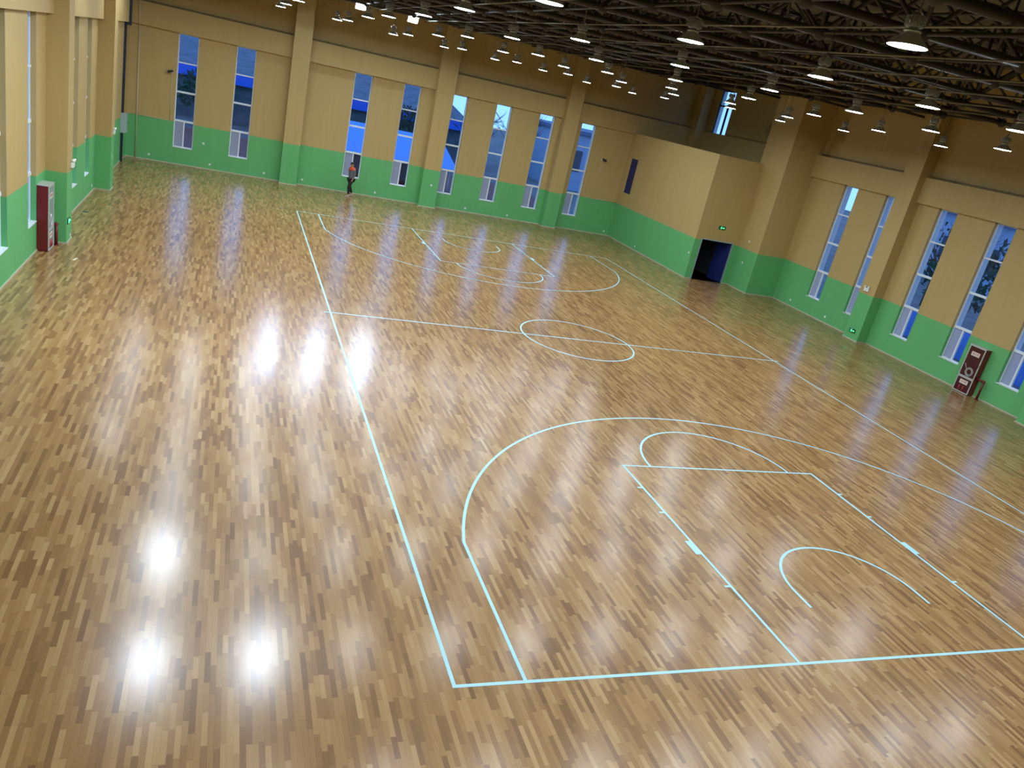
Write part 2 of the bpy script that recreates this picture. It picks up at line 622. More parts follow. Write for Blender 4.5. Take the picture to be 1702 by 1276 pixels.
# corridor behind the doorway
cr = thing('door_1', 'open doorway with navy leaf and dark corridor at the foot of the block', None, (0, 0, 0), kind='structure')
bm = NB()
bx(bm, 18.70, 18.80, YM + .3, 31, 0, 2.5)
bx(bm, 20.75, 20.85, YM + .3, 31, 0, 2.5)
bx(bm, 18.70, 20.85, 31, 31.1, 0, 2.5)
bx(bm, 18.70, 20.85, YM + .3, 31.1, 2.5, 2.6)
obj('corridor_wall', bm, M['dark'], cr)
bm = NB()
bx(bm, 18.70, 20.85, YM + .001, 31.1, -.12, 0.0)
obj('corridor_floor', bm, M['corr'], cr)
bm = NB()
for a, b, z0, z1 in ((18.80, 18.85, 0, 2.05), (20.61, 20.66, 0, 2.05), (18.85, 20.61, 2.0, 2.05)):
    bx(bm, a, b, YM - .012, YM + .06, z0, z1)
obj('door_frame', bm, M['doorframe'], cr)
bm = NB()
bx(bm, 0, .9, -.045, 0, 0.01, 1.99)
bx(bm, .12, .78, -.052, .007, 1.15, 1.80)
bx(bm, .12, .78, -.052, .007, .20, .95)
dl = obj('door_leaf', bm, M['navy'], cr)
dl.location = (20.61, YM + .07, 0)
dl.rotation_euler = (0, 0, math.radians(108))
bm = NB()
tube(bm, (.80, -.10, 1.02), (.68, -.10, 1.02), .012)
tube(bm, (.80, -.10, 1.02), (.80, -.04, 1.02), .012)
obj('door_handle', bm, M['chrome'], dl)

# navy louvred shutter panel in the block wall
bs = thing('wall_shutter', 'narrow upright navy blue shutter high on the doorway block wall', 'shutter', (XM, 34.255, 2.7))
bm = NB()
bx(bm, .03, .15, -.405, -.365, 0, 1.93)
bx(bm, .03, .15, .365, .405, 0, 1.93)
bx(bm, .03, .15, -.365, .365, 0, .04)
bx(bm, .03, .15, -.365, .365, 1.89, 1.93)
obj('shutter_frame', bm, M['navy'], bs)
bm = NB()
for i in range(24):
    z = .05 + i * .0765
    bx(bm, .05, .09, -.365, .365, z, z + .070)
obj('louvre_panel', bm, M['navy'], bs)

# skirting strips
def skirt(name, segs, lab):
    bm = NB()
    for x0, x1, y0, y1 in segs:
        bx(bm, x0, x1, y0, y1, 0, 0.045)
    tag(obj(name, bm, M['skirt']), lab, None, None, 'structure')
k = .02
seg = []
cur = XL
for a, b in fp_[:3]:
    seg += [(cur, a, YF - k, YF), (a - k, a, 34.73, YF), (b, b + k, 34.73, YF), (a - k, b + k, 34.73 - k, 34.73)]
    cur = b
seg.append((cur, XM, YF - k, YF))
skirt('baseboard_far', seg, 'pale skirting strip along the far wall')
seg = []
cur = YN
for a, b in lp:
    seg += [(XL, XL + k, cur, a), (XL, -6.93, a - k, a), (XL, -6.93, b, b + k), (-6.93, -6.93 + k, a - k, b + k)]
    cur = b
seg.append((XL, XL + k, cur, YF))
skirt('baseboard_left', seg, 'pale skirting strip along the left wall')
seg = []
cur = YN
for a, b in rp_:
    seg += [(XR - k, XR, cur, a), (22.1, XR, a - k, a), (22.1, XR, b, b + k), (22.1 - k, 22.1, a - k, b + k)]
    cur = b
seg += [(XR - k, XR, cur, BY), (BX, XR, BY - k, BY), (BX - k, BX, BY - k, YM), (20.66, BX, YM - k, YM), (XM - k, 18.8, YM - k, YM), (XM - k, XM, YM, YF)]
skirt('baseboard_right', seg, 'pale skirting strip along the right wall and block')

# ------------------------------------------------------------------ windows
def make_window(name, hw, frame_m=None, z0=WZ0, z1=WZ1, trans=((2.04, .045), (3.35, .04), (4.65, .028)), sash=True, lab=''):
    fm = frame_m or M['upvc']
    w = thing(name, lab, None, kind='structure')
    a, b = .125, .185
    bm = NB()
    bx(bm, -hw, -hw + .05, a, b, z0, z1)
    bx(bm, hw - .05, hw, a, b, z0, z1)
    bx(bm, -hw + .05, hw - .05, a, b, z0, z0 + .05)
    bx(bm, -hw + .05, hw - .05, a, b, z1 - .05, z1)
    obj('window_frame', bm, fm, w)
    zz = [z0 + .05] + [t for t, _ in trans] + [z1 - .05]
    hh = [0] + [h for _, h in trans] + [0]
    for t, h in trans:
        bm = NB()
        bx(bm, -hw + .05, hw - .05, a - .03, b, t - h, t + h)
        obj('transom', bm, fm, w)
    for i in range(len(zz) - 1):
        p0, p1 = zz[i] + hh[i], zz[i + 1] - hh[i + 1]
        if i == 0 and sash:
            bm = NB()
            bx(bm, -.03, .03, a - .01, b, p0, p1)
            obj('mullion', bm, fm, w)
            for s in (-1, 1):
                x0, x1 = (-hw + .05, -.03) if s < 0 else (.03, hw - .05)
                bm = NB()
                bx(bm, x0, x1, .152, .158, p0, p1)
                obj('glass_pane', bm, M['glass'], w)
            bm = NB()
            bx(bm, -hw + .052, -.032, .135, .139, p0, p1)
            obj('insect_screen', bm, M['screen'], w)
        else:
            bm = NB()
            bx(bm, -hw + .05, hw - .05, .152, .158, p0, p1)
            obj('glass_pane', bm, M['glass'], w)
    if sash:
        bm = NB()
        bx(bm, -hw, hw, -.02, .12, z0 - .005, z0 + .018)
        obj('window_sill', bm, M['sill'], w)
    return w

ords = ['first', 'second', 'third', 'fourth', 'fifth', 'sixth', 'seventh', 'eighth', 'ninth', 'tenth', 'eleventh', 'twelfth']
wp = None
n = 0
for i, (x, w_) in enumerate(win_far):
    n += 1
    lab = 'tall white-framed window, %s from the left in the far wall' % ords[i]
    if wp is None:
        wp = make_window('window_1', HW + .008, lab=lab)
        wp.location = (x, YF, 0)
    else:
        o = dup(wp, (x, YF, 0), 0, lab)
        o.name = 'window_%d' % n
for i, y in enumerate(win_right):
    n += 1
    o = dup(wp, (XR, y, 0), -PI / 2, 'tall white-framed window, %s from the doorway block along the right wall' % ords[i])
    o.name = 'window_%d' % n
for i, y in enumerate(win_left):
    n += 1
    o = dup(wp, (XL, y, 0), PI / 2, 'tall white-framed window, %s from the far corner along the left wall' % ords[i])
    o.name = 'window_%d' % n
n += 1
uw = make_window('window_%d' % n, .70, M['navyframe'], 6.86, 9.22, ((8.4, .04),), False, 'narrow dark-framed window high in the gallery')
uw.location = (XR + .02, 33.45, 0)
uw.rotation_euler = (0, 0, -PI / 2)
bm = NB()
bx(bm, .10, .22, .12, .19, 6.91, 8.36)
obj('mullion', bm, M['navyframe'], uw)

# ------------------------------------------------------------------ roof deck and space frame
def slab_plane(bm, x0, x1, y0, y1, off, th=.08):
    vs = []
    for dz in (0, th):
        for x, y in ((x0, y0), (x1, y0), (x1, y1), (x0, y1)):
            vs.append(bm.verts.new((x, y, zc(x, y) + off + dz)))
    for f in ((0, 3, 2, 1), (4, 5, 6, 7), (0, 1, 5, 4), (1, 2, 6, 5), (2, 3, 7, 6), (3, 0, 4, 7)):
        bm.faces.new([vs[i] for i in f])
DECK = 1.95
bm = NB()
slab_plane(bm, XL - .1, XR + .1, YN - .1, YF + .1, DECK)
ceil = tag(obj('ceiling', bm, M['deck']), 'dim olive grey roof sheeting above the steel trusses', None, None, 'structure')
for i in range(19):      # purlins carrying the sheets
    y = YN + .8 + i * 2.45
    bm = NB()
    xe = XR + .1
    for s0, s1 in ((XL, xe),):
        a = (s0, y, zc(s0, y) + DECK - .08)
        b = (s1, y, zc(s1, y) + DECK - .08)
        vs = []
        for p in (a, b):
            for dy, dz in ((-.05, -.07), (.05, -.07), (.05, .07), (-.05, .07)):
                vs.append(bm.verts.new((p[0], p[1] + dy, p[2] + dz)))
        for f in ((0, 1, 2, 3), (7, 6, 5, 4), (0, 4, 5, 1), (1, 5, 6, 2), (2, 6, 7, 3), (3, 7, 4, 0)):
            bm.faces.new([vs[q] for q in f])
    obj('purlin', bm, M['truss_thin'], ceil)

PX, PY, DT = 2.25, 2.45, 1.55
nx = [4.75 + PX * i for i in range(-5, 8)]
ny = [4.05 + PY * j for j in range(-6, 13)]
tr = thing('roof_truss', 'dark brown steel tube space frame spanning the whole hall under the roof', 'roof truss', (0, 0, 0))
def B(x, y):
    return Vector((x, y, zc(x, y)))
def TP(x, y):
    return Vector((x, y, zc(x, y) + DT))
XE = 27.25
for y in ny:
    xs = nx
    bm = NB()
    tube(bm, B(xs[0], y), B(xs[-1], y), .076, 12)
    for x in xs:
        ball(bm, B(x, y), .14, 2)
    obj('bottom_chord', bm, M['truss'], tr)
    ty = y + PY / 2
    if ty < YF - .2:
        tx = [x + PX / 2 for x in xs[:-1]]
        bm = NB()
        tube(bm, TP(tx[0], ty), TP(tx[-1], ty), .05, 8)
        for x in tx:
            ball(bm, TP(x, ty), .09, 1)
        obj('top_chord', bm, M['truss'], tr)
        bm = NB()
        for x in tx:
            for sx_ in (-1, 1):
                for sy_ in (-1, 1):
                    yb = ty + sy_ * PY / 2
                    if yb > YF - .3:
                        continue
                    tube(bm, TP(x, ty), B(x + sx_ * PX / 2, yb), .040, 6, cap=False)
        for x in tx:
            tube(bm, TP(x, ty), (x, ty, zc(x, ty) + DECK), .03, 6, cap=False)
        # light lattice of angle iron under the sheets
        for a, b in zip(tx, tx[1:]):
            mm = (a + b) / 2
            p = Vector((mm, ty, zc(mm, ty) + DECK - .1))
            tube(bm, TP(a, ty), p, .018, 5, cap=False)
            tube(bm, p, TP(b, ty), .018, 5, cap=False)
        obj('web_brace', bm, M['truss_thin'], tr)
for x in nx:
    bm = NB()
    tube(bm, B(x, ny[0]), B(x, ny[-1]), .034, 8)
    obj('cross_chord', bm, M['truss_thin'], tr)
    tx = x + PX / 2
    if x != nx[-1]:
        bm = NB()
        tube(bm, TP(tx, ny[0] + PY / 2), TP(tx, ny[-2] + PY / 2), .034, 6)
        obj('top_cross_chord', bm, M['truss_thin'], tr)
# end stubs that seat the frame on the walls
for y in ny[::2]:
    for x, xw in ((nx[0], XL), (nx[-1], XR)):
        bm = NB()
        tube(bm, B(x, y), (xw + (.1 if xw > 0 else -.1), y, zc(x, y)), .05, 8)
        obj('support_stub', bm, M['truss'], tr)
for x in nx[::2]:
    bm = NB()
    tube(bm, B(x, ny[-1]), (x, YF + .1, zc(x, ny[-1])), .05, 8)
    obj('support_stub', bm, M['truss'], tr)

# ------------------------------------------------------------------ pendant lamps
def make_lamp():
    t = thing('pendant_lamp', '', 'pendant lamp')
    bm = NB()   # finned driver can
    lathe(bm, [(.0, .30), (.085, .30), (.085, .19), (.0, .19)], 24)
    for i in range(24):
        a = 2 * PI * i / 24
        c, s = math.cos(a), math.sin(a)
        p = [(.08, -.003), (.105, -.003), (.105, .003), (.08, .003)]
        vs = []
        for z in (.20, .295):
            for r, o in p:
                vs.append(bm.verts.new((r * c - o * s, r * s + o * c, z)))
        for f in ((0, 3, 2, 1), (4, 5, 6, 7), (0, 1, 5, 4), (1, 2, 6, 5), (2, 3, 7, 6), (3, 0, 4, 7)):
            bm.faces.new([vs[q] for q in f])
    obj('driver_housing', bm, M['lampgrey'], t)
    bm = NB()
    lathe(bm, [(.050, .19), (.055, .17), (.09, .165), (.095, .15), (.075, .13)], 24)
    obj('heat_sink', bm, M['chrome'], t)
    bm = NB()   # bell reflector
    lathe(bm, [(.07, .15), (.085, .13), (.11, .10), (.15, .065), (.19, .03), (.212, .008), (.214, 0), (.205, 0), (.203, .008), (.18, .026), (.14, .058), (.10, .095), (.075, .125)], 32)
    obj('lamp_shade', bm, M['lampshade'], t)
    bm = NB()
    lathe(bm, [(.0001, .004), (.203, .004)], 32)
    obj('diffuser', bm, M['led'], t)
    bm = NB()
    for s in (-1, 1):
        tube(bm, (s * .105, 0, .20), (s * .13, 0, .27), .008, 6)
        tube(bm, (s * .13, 0, .27), (s * .09, 0, .33), .008, 6)
        tube(bm, (s * .09, 0, .33), (0, 0, .36), .008, 6)
    ball(bm, (0, 0, .36), .022, 1)
    obj('hanging_bracket', bm, M['chrome'], t)
    bm = NB()
    tube(bm, (0, 0, 0), (0, 0, 1), .009, 6)
    o = obj('suspension_rod', bm, M['rod'], t, (0, 0, .36))
    return t

LP = [(3.68, 0.6), (6.13, 4.98), (8.45, 9.56), (10.79, 13.76), (15.3, 17.84), (17.77, 21.54), (13.1, 13.7), (10.82, 9.41), (17.6, 17.56), (15.33, 13.38), (8.49, 4.92), (12.97, 9.1), (17.6, 13.1), (15.32, 8.98), (10.59, 4.75), (1.26, 5.13), (3.57, 13.92), (5.74, 21.54), (7.88, 29.54), (8.13, 27.11), (5.89, 18.3), (3.68, 9.65), (9.94, 28.76), (7.99, 21.33), (10.29, 26.55), (12.75, 30.16), (6.05, 14.1), (8.37, 18.36), (10.65, 21.97), (12.79, 26.88), (14.95, 29.56), (3.61, 5.02), (6.02, 9.51), (8.48, 14.01), (10.64, 18.05), (12.78, 21.66), (15.06, 26.49), (13.08, 18.17), (15.13, 21.25), (-1.4, 29.24), (-1.36, 25.75), (0.77, 28.51), (0.97, 26.67), (0.93, 21.01), (1.07, 17.92), (3.23, 29.42), (3.27, 26.3), (3.37, 21.47), (5.54, 29.61), (5.75, 27.3), (3.51, 18.13), (1.16, 9.62), (1.25, 13.9), (-1.22, 21.5)]
ROWS = [.6, 5.0, 9.5, 13.8, 18.0, 21.5, 26.6, 29.4]
F_ = 1293.0
def project(p):
    v = CR.transposed() @ (Vector(p) - CAMP)
    if v.z >= -.1:
        return None
    return 851 + F_ * v.x / -v.z, 638 - F_ * v.y / -v.z
rows = {i: [] for i in range(8)}
for p in LP:
    i = min(range(8), key=lambda k_: abs(ROWS[k_] - p[1]))
    rows[i].append(p)
CX = [-6.1, -3.75, -1.3, 1.1, 3.6, 6.05, 8.45, 10.75, 13.05, 15.25, 17.65]
hidden = [(-1.2, y) for y in (.6, 5., 9.5, 13.8, 18.)] + [(-3.75, y) for y in (.6, 9.5, 13.8, 18., 21.6, 26.4, 29.4)] + [(-6.1, y) for y in (21.6, 26.4, 30.2)] + [(1.15, .6), (6., .6), (8.4, .6), (10.8, .6), (13.1, .6), (15.3, .6), (13., 4.9), (15.3, 4.9), (17.6, 4.9), (17.6, 9.0)] + [(x, -3.8) for x in (-3.75, -1.2, 1.15, 3.6, 6., 8.4, 10.8, 13.1)] + [(x, -8.2) for x in (-3.75, -1.2, 1.15, 3.6, 6., 8.4, 10.8)]  # unseen lamps: grid continuations, plus far-left and rear ones added to brighten floor
proto = make_lamp()
used = [False]
far_led = [c for c in proto.children if c.name.startswith('diffuser')][0].data.copy()
far_led.materials.clear()
far_led.materials.append(M['ledoff'])
near_led = far_led.copy()
near_led.materials.clear()
near_led.materials.append(M['ledbright'])
def place_lamp(x, y, label, group):
    if not used[0]:
        o = proto
        o.location = (x, y, LAMP_Z)
        o['label'] = label
        o['group'] = group
        used[0] = True
    else:
        o = dup(proto, (x, y, LAMP_Z), 0, label, group)
    for c in o.children:
        if c.name.startswith('suspension_rod'):
            c.scale = (1, 1, zc(x, y) - .092 - LAMP_Z - .36)
            r_ = c
        if c.name.startswith('diffuser') and y > 16:
            c.data = far_led
        if c.name.startswith('diffuser') and ((x < -3 and 9 < y < 15) or (x < 0 and 9 < y < 10)):
            c.data = near_led
    o.rotation_euler = (0, 0, random.uniform(-.6, .6))
    return o
order = sorted(rows, reverse=True)
dist_words = ['farthest row', 'second-farthest row', 'third-farthest row', 'fourth-farthest row', 'fourth-nearest row', 'third-nearest row', 'second-nearest row', 'nearest row']
for k_, i in enumerate(order):
    ps = sorted(rows[i], key=lambda p: project((p[0], p[1], LAMP_Z))[0])
    for j, (x, y) in enumerate(ps):
        if len(ps) == 1:
            lab = 'largest grey bell-shaped pendant lamp, alone in the row nearest the viewer at top right'
        else:
            lab = 'grey bell-shaped pendant lamp, %s from the left in the %s' % (ords[j], dist_words[k_])
        place_lamp(x, y, lab, 'bell-shaped pendant lamps under the roof truss')
for x, y in hidden:
    place_lamp(x, y, 'grey bell-shaped pendant lamp placed out of view to light the hall', 'pendant lamps beyond the edge of the photo')

# electrical conduits strapped below the frame, one over each column of lamps
allp = LP + hidden
for cx in CX:
    ps = sorted([p for p in allp if min(CX, key=lambda q: abs(q - p[0])) == cx], key=lambda p: p[1])
    pts = [(ps[0][0], YN + .1)]
    for p in ps:
        if p[1] - pts[-1][1] > .3:
            pts.append(p)
    pts.append((pts[-1][0], YF - .3))
    bm = NB()
    for a, b in zip(pts, pts[1:]):
        tube(bm, (*a, zc(*a) - .092), (*b, zc(*b) - .092), .018, 6)
    o = obj('ceiling_conduit', bm, M['conduit'], tr)
    o['label'] = 'pale galvanised conduit line'

# three bright floodlights high on the far end
def floodlight(x, lab):
    t = thing('floodlight', lab, 'floodlight', (x, 33.9, 8.82), 0, 'floodlights at the far end')
    t.rotation_euler = (math.radians(-58), 0, 0)
    bm = NB()
    bx(bm, -.25, .25, -.20, .20, .012, .08)
    for i in range(9):
        bx(bm, -.23 + i * .056, -.215 + i * .056, -.18, .18, .08, .13)
    obj('lamp_body', bm, M['lampgrey'], t)
    bm = NB()
    bx(bm, -.22, .22, -.17, .17, 0, .012)
    obj('diffuser', bm, M['flood'], t)
    bm = NB()
    tube(bm, (-.26, 0, .04), (-.26, 0, .30), .012, 6)
    tube(bm, (.26, 0, .04), (.26, 0, .30), .012, 6)
    tube(bm, (-.26, 0, .30), (.26, 0, .30), .012, 6)
    obj('yoke', bm, M['lampgrey'], t)
floodlight(-.15, 'floodlight just above the photo edge left of two shining ones')
floodlight(2.33, 'left one of two dazzling white floodlights at the top')
floodlight(4.83, 'right one of two dazzling white floodlights at the top')

# ------------------------------------------------------------------ fire hydrant cabinets
def text_mesh(name, body, size, m, parent, loc, rot):
    cu = bpy.data.curves.new(name, 'FONT')
    cu.body = body
    cu.size = size
    cu.align_x = 'CENTER'
    cu.align_y = 'CENTER'
    cu.extrude = .0008
    tmp = bpy.data.objects.new(name + '_tmp', cu)
    COL.objects.link(tmp)
    dg = bpy.context.evaluated_depsgraph_get()
    me = bpy.data.meshes.new_from_object(tmp.evaluated_get(dg))
    bpy.data.objects.remove(tmp)
    me.materials.clear()
    me.materials.append(m)
    o = bpy.data.objects.new(name, me)
    COL.objects.link(o)
    o.parent = parent
    o.location = loc
    o.rotation_euler = rot
    return o

def cabinet(lab, loc, rotz, glass_m):
    """front faces local -Y, width along X"""
    t = thing('fire_cabinet', lab, 'fire cabinet', loc, rotz, 'red fire hydrant cabinets')
    w, d, h = .33, .26, 1.74
    bm = NB()
    bx(bm, -w, w, -d, 0, 0.015, h)
    obj('cabinet_body', bm, M['redpaint'], t, bevel=.006)
    def door(z0, z1, nm):
        e = .035
        bm = NB()
        y0, y1 = -d - .022, -d
        bx(bm, -w, -w + e, y0, y1, z0, z1)
        bx(bm, w - e, w, y0, y1, z0, z1)
        bx(bm, -w + e, w - e, y0, y1, z0, z0 + e)
        bx(bm, -w + e, w - e, y0, y1, z1 - e, z1)
        f = obj(nm, bm, M['silver'], t)
        bm = NB()
        bx(bm, -w + e, w - e, -d - .012, -d - .006, z0 + e, z1 - e)
        obj('door_glass', bm, glass_m, f)
        return f
    up = door(.585, h, 'cabinet_door')
    lo = door(.015, .575, 'cabinet_door')
    bm = NB()
    bx(bm, -w - .012, w + .012, -d - .026, .0, h, h + .018)
    obj('cabinet_top', bm, M['silver'], t)
    for par, z, s, txt in ((up, 1.46, .095, '\u6d88\u706b\u6813'), (lo, .40, .075, '\u706d\u706b\u7bb1')):
        bm = NB()
        bx(bm, -.17, .17, -d - .017, -d - .012, z - .075, z + .075)
        obj('label_plate', bm, M['label'], par)
        text_mesh('lettering', txt, s, M['redink'], par, (0, -d - .0185, z), (PI / 2, 0, 0))
    # hose reel and valve seen through the upper glass
    bm = NB()
    for r in (.10, .13, .155):
        for i in range(24):
            a, b = 2 * PI * i / 24, 2 * PI * (i + 1) / 24
            tube(bm, (.03 + r * math.cos(a), -d - .014, .80 + r * math.sin(a)), (.03 + r * math.cos(b), -d - .014, .80 + r * math.sin(b)), .008, 5, cap=False)
    tube(bm, (-.24, -d - .014, 1.05), (-.08, -d - .014, .82), .010, 6)
    obj('hose_reel', bm, M['silver'], up)
    bm = NB()
    for x in (-.10, .06):
        tube(bm, (x, -d - .014, .08), (x, -d - .014, .27), .026, 10)
    obj('extinguisher', bm, M['redink'], lo)
    bm = NB()
    bx(bm, w - .028, w - .008, -d - .034, -d - .022, 1.05, 1.17)
    obj('door_handle', bm, M['chrome'], up)
    return t
cabinet('tall red fire cabinet with white labels on its glass doors, against the right wall', (XR - .005, 12.71, 0), -PI / 2, M['cabglass'])
cabinet('tall red-sided silver-framed fire cabinet against the left wall beside the pilaster', (XL + .005, 16.98, 0), PI / 2, mat('cabinet_glass_pale', (.30, .33, .33), .12))

def fire_pipe(lab, pts):
    bm = NB()
    for a, b in zip(pts, pts[1:]):
        tube(bm, a, b, .040, 12)
        ball(bm, b, .052, 2)
    tube(bm, (pts[-1][0], pts[-1][1], 0), (pts[-1][0], pts[-1][1], .03), .07, 12)
    tag(obj('fire_pipe', bm, M['redpipe']), lab, 'pipe', 'red riser pipes beside the fire cabinets')
fire_pipe('dark red pipe elbow running down beside the right wall fire cabinet', [(22.43, 12.37, .68), (22.43, 12.06, .68), (22.43, 12.06, 0)])
fire_pipe('dark red pipe running down beside the left wall fire cabinet', [(-7.13, 17.315, .60), (-7.13, 17.44, .60), (-7.13, 17.44, 0)])

# ------------------------------------------------------------------ small fittings
def socket(x, y, z, rz, lab):
    t = thing('wall_socket', lab, 'socket', (x, y, z), rz, 'white wall sockets')
    bm = NB()
    bx(bm, -.045, .045, -.012, 0, -.045, .045)
    obj('cover_plate', bm, M['white'], t, bevel=.003)
    bm = NB()
    for dx, dz in ((0, .015), (-.012, -.012), (.012, -.012)):
        bx(bm, dx - .003, dx + .003, -.0135, -.012, dz - .006, dz + .006)
    obj('socket_slot', bm, M['black'], t)
FARS = [(-6.42, .26, 'low left of the first window'), (-3.70, .26, 'low between the first two far windows'), (-4.05, 1.2, 'higher up between the first two far windows'),
        (-1.15, .28, 'left of the first far pilaster'), (.72, .28, 'right of the first far pilaster'), (4.47, .24, 'right of the walking person'),
        (9.5, .22, 'low between the fifth and sixth far windows'), (11.98, .21, 'low between the sixth and seventh far windows'), (18.13, .24, 'beside the far right corner')]
for x, z, w_ in FARS:
    socket(x, YF, z, 0, 'small white socket on the far wall, ' + w_)
socket(7.27, 34.73, 1.19, 0, 'small white socket on the second far pilaster face')
socket(XM, 31.7, .22, -PI / 2, 'small white socket low on the block wall, farther one')
socket(XM, 26.32, 1.21, -PI / 2, 'small white socket at the block wall edge left of the doorway')
socket(BX, 25.35, 1.31, -PI / 2, 'small white socket on the green pillar right of the doorway')
socket(BX, 25.33, 2.37, -PI / 2, 'small white switch on the ochre pillar right of the doorway')
socket(XR, 23.12, .29, -PI / 2, 'small white socket low on the right wall, nearest the pillar')
socket(XR, 20.59, .28, -PI / 2, 'small white socket low between the first two right wall windows')
socket(XL, 25.64, .21, PI / 2, 'small white socket low on the left wall before the farther pilaster')
socket(-6.93, 26.49, 1.24, PI / 2, 'small white socket on the farther left pilaster face')
socket(-6.93, 18.25, .13, PI / 2, 'small white socket low on the nearer left pilaster face')

def exit_sign(x, y, z, rz, lab, w=.19):
    t = thing('exit_sign', lab, 'exit sign', (x, y, z), rz, 'green exit signs')
    bm = NB()
    bx(bm, -w, w, -.025, 0, -.085, .085)
    obj('sign_case', bm, M['greendark'], t, bevel=.01)
    bm = NB()      # running figure and arrow
    q = -.028
    ball(bm, (-.055, q, .048), .014, 1)
    tube(bm, (-.055, q, .035), (-.065, q, -.005), .012, 6)
    tube(bm, (-.065, q, -.005), (-.035, q, -.030), .008, 6)
    tube(bm, (-.035, q, -.030), (-.035, q, -.055), .007, 6)
    tube(bm, (-.065, q, -.005), (-.095, q, -.045), .008, 6)
    tube(bm, (-.055, q, .030), (-.025, q, .010), .006, 6)
    tube(bm, (-.055, q, .030), (-.09, q, .015), .006, 6)
    obj('running_figure', bm, M['greenlit'], t)
    bm = NB()
    bx(bm, .01, .09, q - .002, q + .003, -.012, .012)
    tube(bm, (.08, q, 0), (.13, q, 0), .035, 3, .001)
    obj('arrow_symbol', bm, M['greenlit'], t)
exit_sign(19.75, YM, 2.68, 0, 'glowing green exit sign with running figure above the doorway', .20)
exit_sign(22.1, 18.27, .38, -PI / 2, 'green exit sign near the floor on the right wall pilaster', .17)
exit_sign(-6.93, 17.95, .62, PI / 2, 'green exit sign near the floor on the left wall pilaster', .15)

def emergency(x, y, z, rz, lab):
    t = thing('emergency_light', lab, 'emergency light', (x, y, z), rz, 'twin-head emergency lights')
    bm = NB()
    bx(bm, -.13, .13, -.07, 0, -.11, .03)
    obj('battery_case', bm, M['white'], t, bevel=.012)
    for s in (-1, 1):
        bm = NB()
        tube(bm, (s * .08, -.035, .03), (s * .085, -.035, .055), .014, 8)
        tube(bm, (s * .085, -.02, .085), (s * .10, -.095, .075), .032, 14, .042)
        obj('lamp_head', bm, M['white'], t)
    bm = NB()
    bx(bm, -.03, .03, -.073, -.07, -.06, -.045)
    obj('indicator_strip', bm, M['redink'], t)
emergency(22.1, 18.32, 2.2, -PI / 2, 'white twin-head emergency light on the right wall pilaster')
emergency(-6.93, 18.30, 2.16, PI / 2, 'white twin-head emergency light on the nearer left pilaster')
emergency(-6.93, 26.62, 2.16, PI / 2, 'white twin-head emergency light on the farther left pilaster')

def cctv(x, z, lab, s):
    t = thing('security_camera', lab, 'security camera', (x, YF, z), 0, 'wall-mounted security cameras')
    bm = NB()
    bx(bm, -.05, .05, -.03, 0, -.05, .05)
    tube(bm, (0, -.02, 0), (0, -.14, .02), .016, 8)
    obj('wall_bracket', bm, M['white'], t)
    bm = NB()
    tube(bm, (s * .04, -.12, .05), (-s * .17, -.24, -.01), .052, 14, .06)
    obj('camera_body', bm, M['black'], t)
    bm = NB()
    tube(bm, (-s * .17, -.24, -.01), (-s * .19, -.253, -.015), .04, 12)
    obj('lens', bm, M['grey'], t)
cctv(-5.62, 4.16, 'small dark security camera left of the first far window', 1)
cctv(16.93, 4.18, 'small dark security camera right of the last far window', -1)

def conduit(lab, pts, r=.014, name='wall_conduit'):
    bm = NB()
    for a, b in zip(pts, pts[1:]):
        tube(bm, a, b, r, 8)
        ball(bm, b, r * 1.05, 1)
    tag(obj(name, bm, M['beige']), lab, 'conduit', 'beige cable conduits on the far wall')
conduit('thin beige conduit dropping from the left security camera along the green edge', [(-5.6, YF - .016, 4.1), (-5.6, YF - .016, 1.99), (-7.25, YF - .016, 1.99)])
conduit('thin beige conduit dropping from the right security camera along the green edge', [(16.95, YF - .016, 4.12), (16.95, YF - .016, 1.98), (18.44, YF - .016, 1.98)])
conduit('beige upright conduit from floor to beam near the far left corner', [(-7.0, YF - .03, 0), (-7.05, YF - .03, 5.88), (-7.05, YF - BP - .03, 5.94), (-7.07, YF - BP - .03, 6.88)], .026)

bm = NB()
bx(bm, XL, XL + .10, 33.35, 33.47, 0, 1.30)
bx(bm, XL, XL + .10, 33.35, 33.47, 2.14, 5.90)
bx(bm, XL + .10, XL + BP + .10, 33.35, 33.47, 5.80, 5.90)
bx(bm, XL + BP, XL + BP + .10, 33.35, 33.47, 5.90, 7.2)
tag(obj('cable_trunk', bm, mat('dark_trunking', (.012, .018, .04), .4)), 'dark upright cable trunk in the far left corner behind the grey box', 'cable trunk')
eb = thing('electrical_box', 'light grey metal electrical box on the dark trunk in the far left corner', 'electrical box', (XL, 33.4, 1.30), PI / 2)
bm = NB()
bx(bm, -.26, .26, -.22, 0, 0, .84)
obj('box_body', bm, M['grey'], eb, bevel=.01)
bm = NB()
bx(bm, -.23, .23, -.235, -.22, .03, .81)
dd = obj('box_door', bm, M['grey'], eb, bevel=.004)
bm = NB()
bx(bm, .17, .20, -.25, -.235, .38, .46)
obj('latch', bm, M['black'], dd)

# small dark floor hatch
bm = NB()
bx(bm, -7.21, -7.03, 22.02, 22.26, 0.0, .004)
tag(obj('floor_hatch', bm, mat('hatch_metal', (.10, .09, .06), .5, .3)), 'small dark square hatch plate in the floor near the left wall', 'floor hatch')

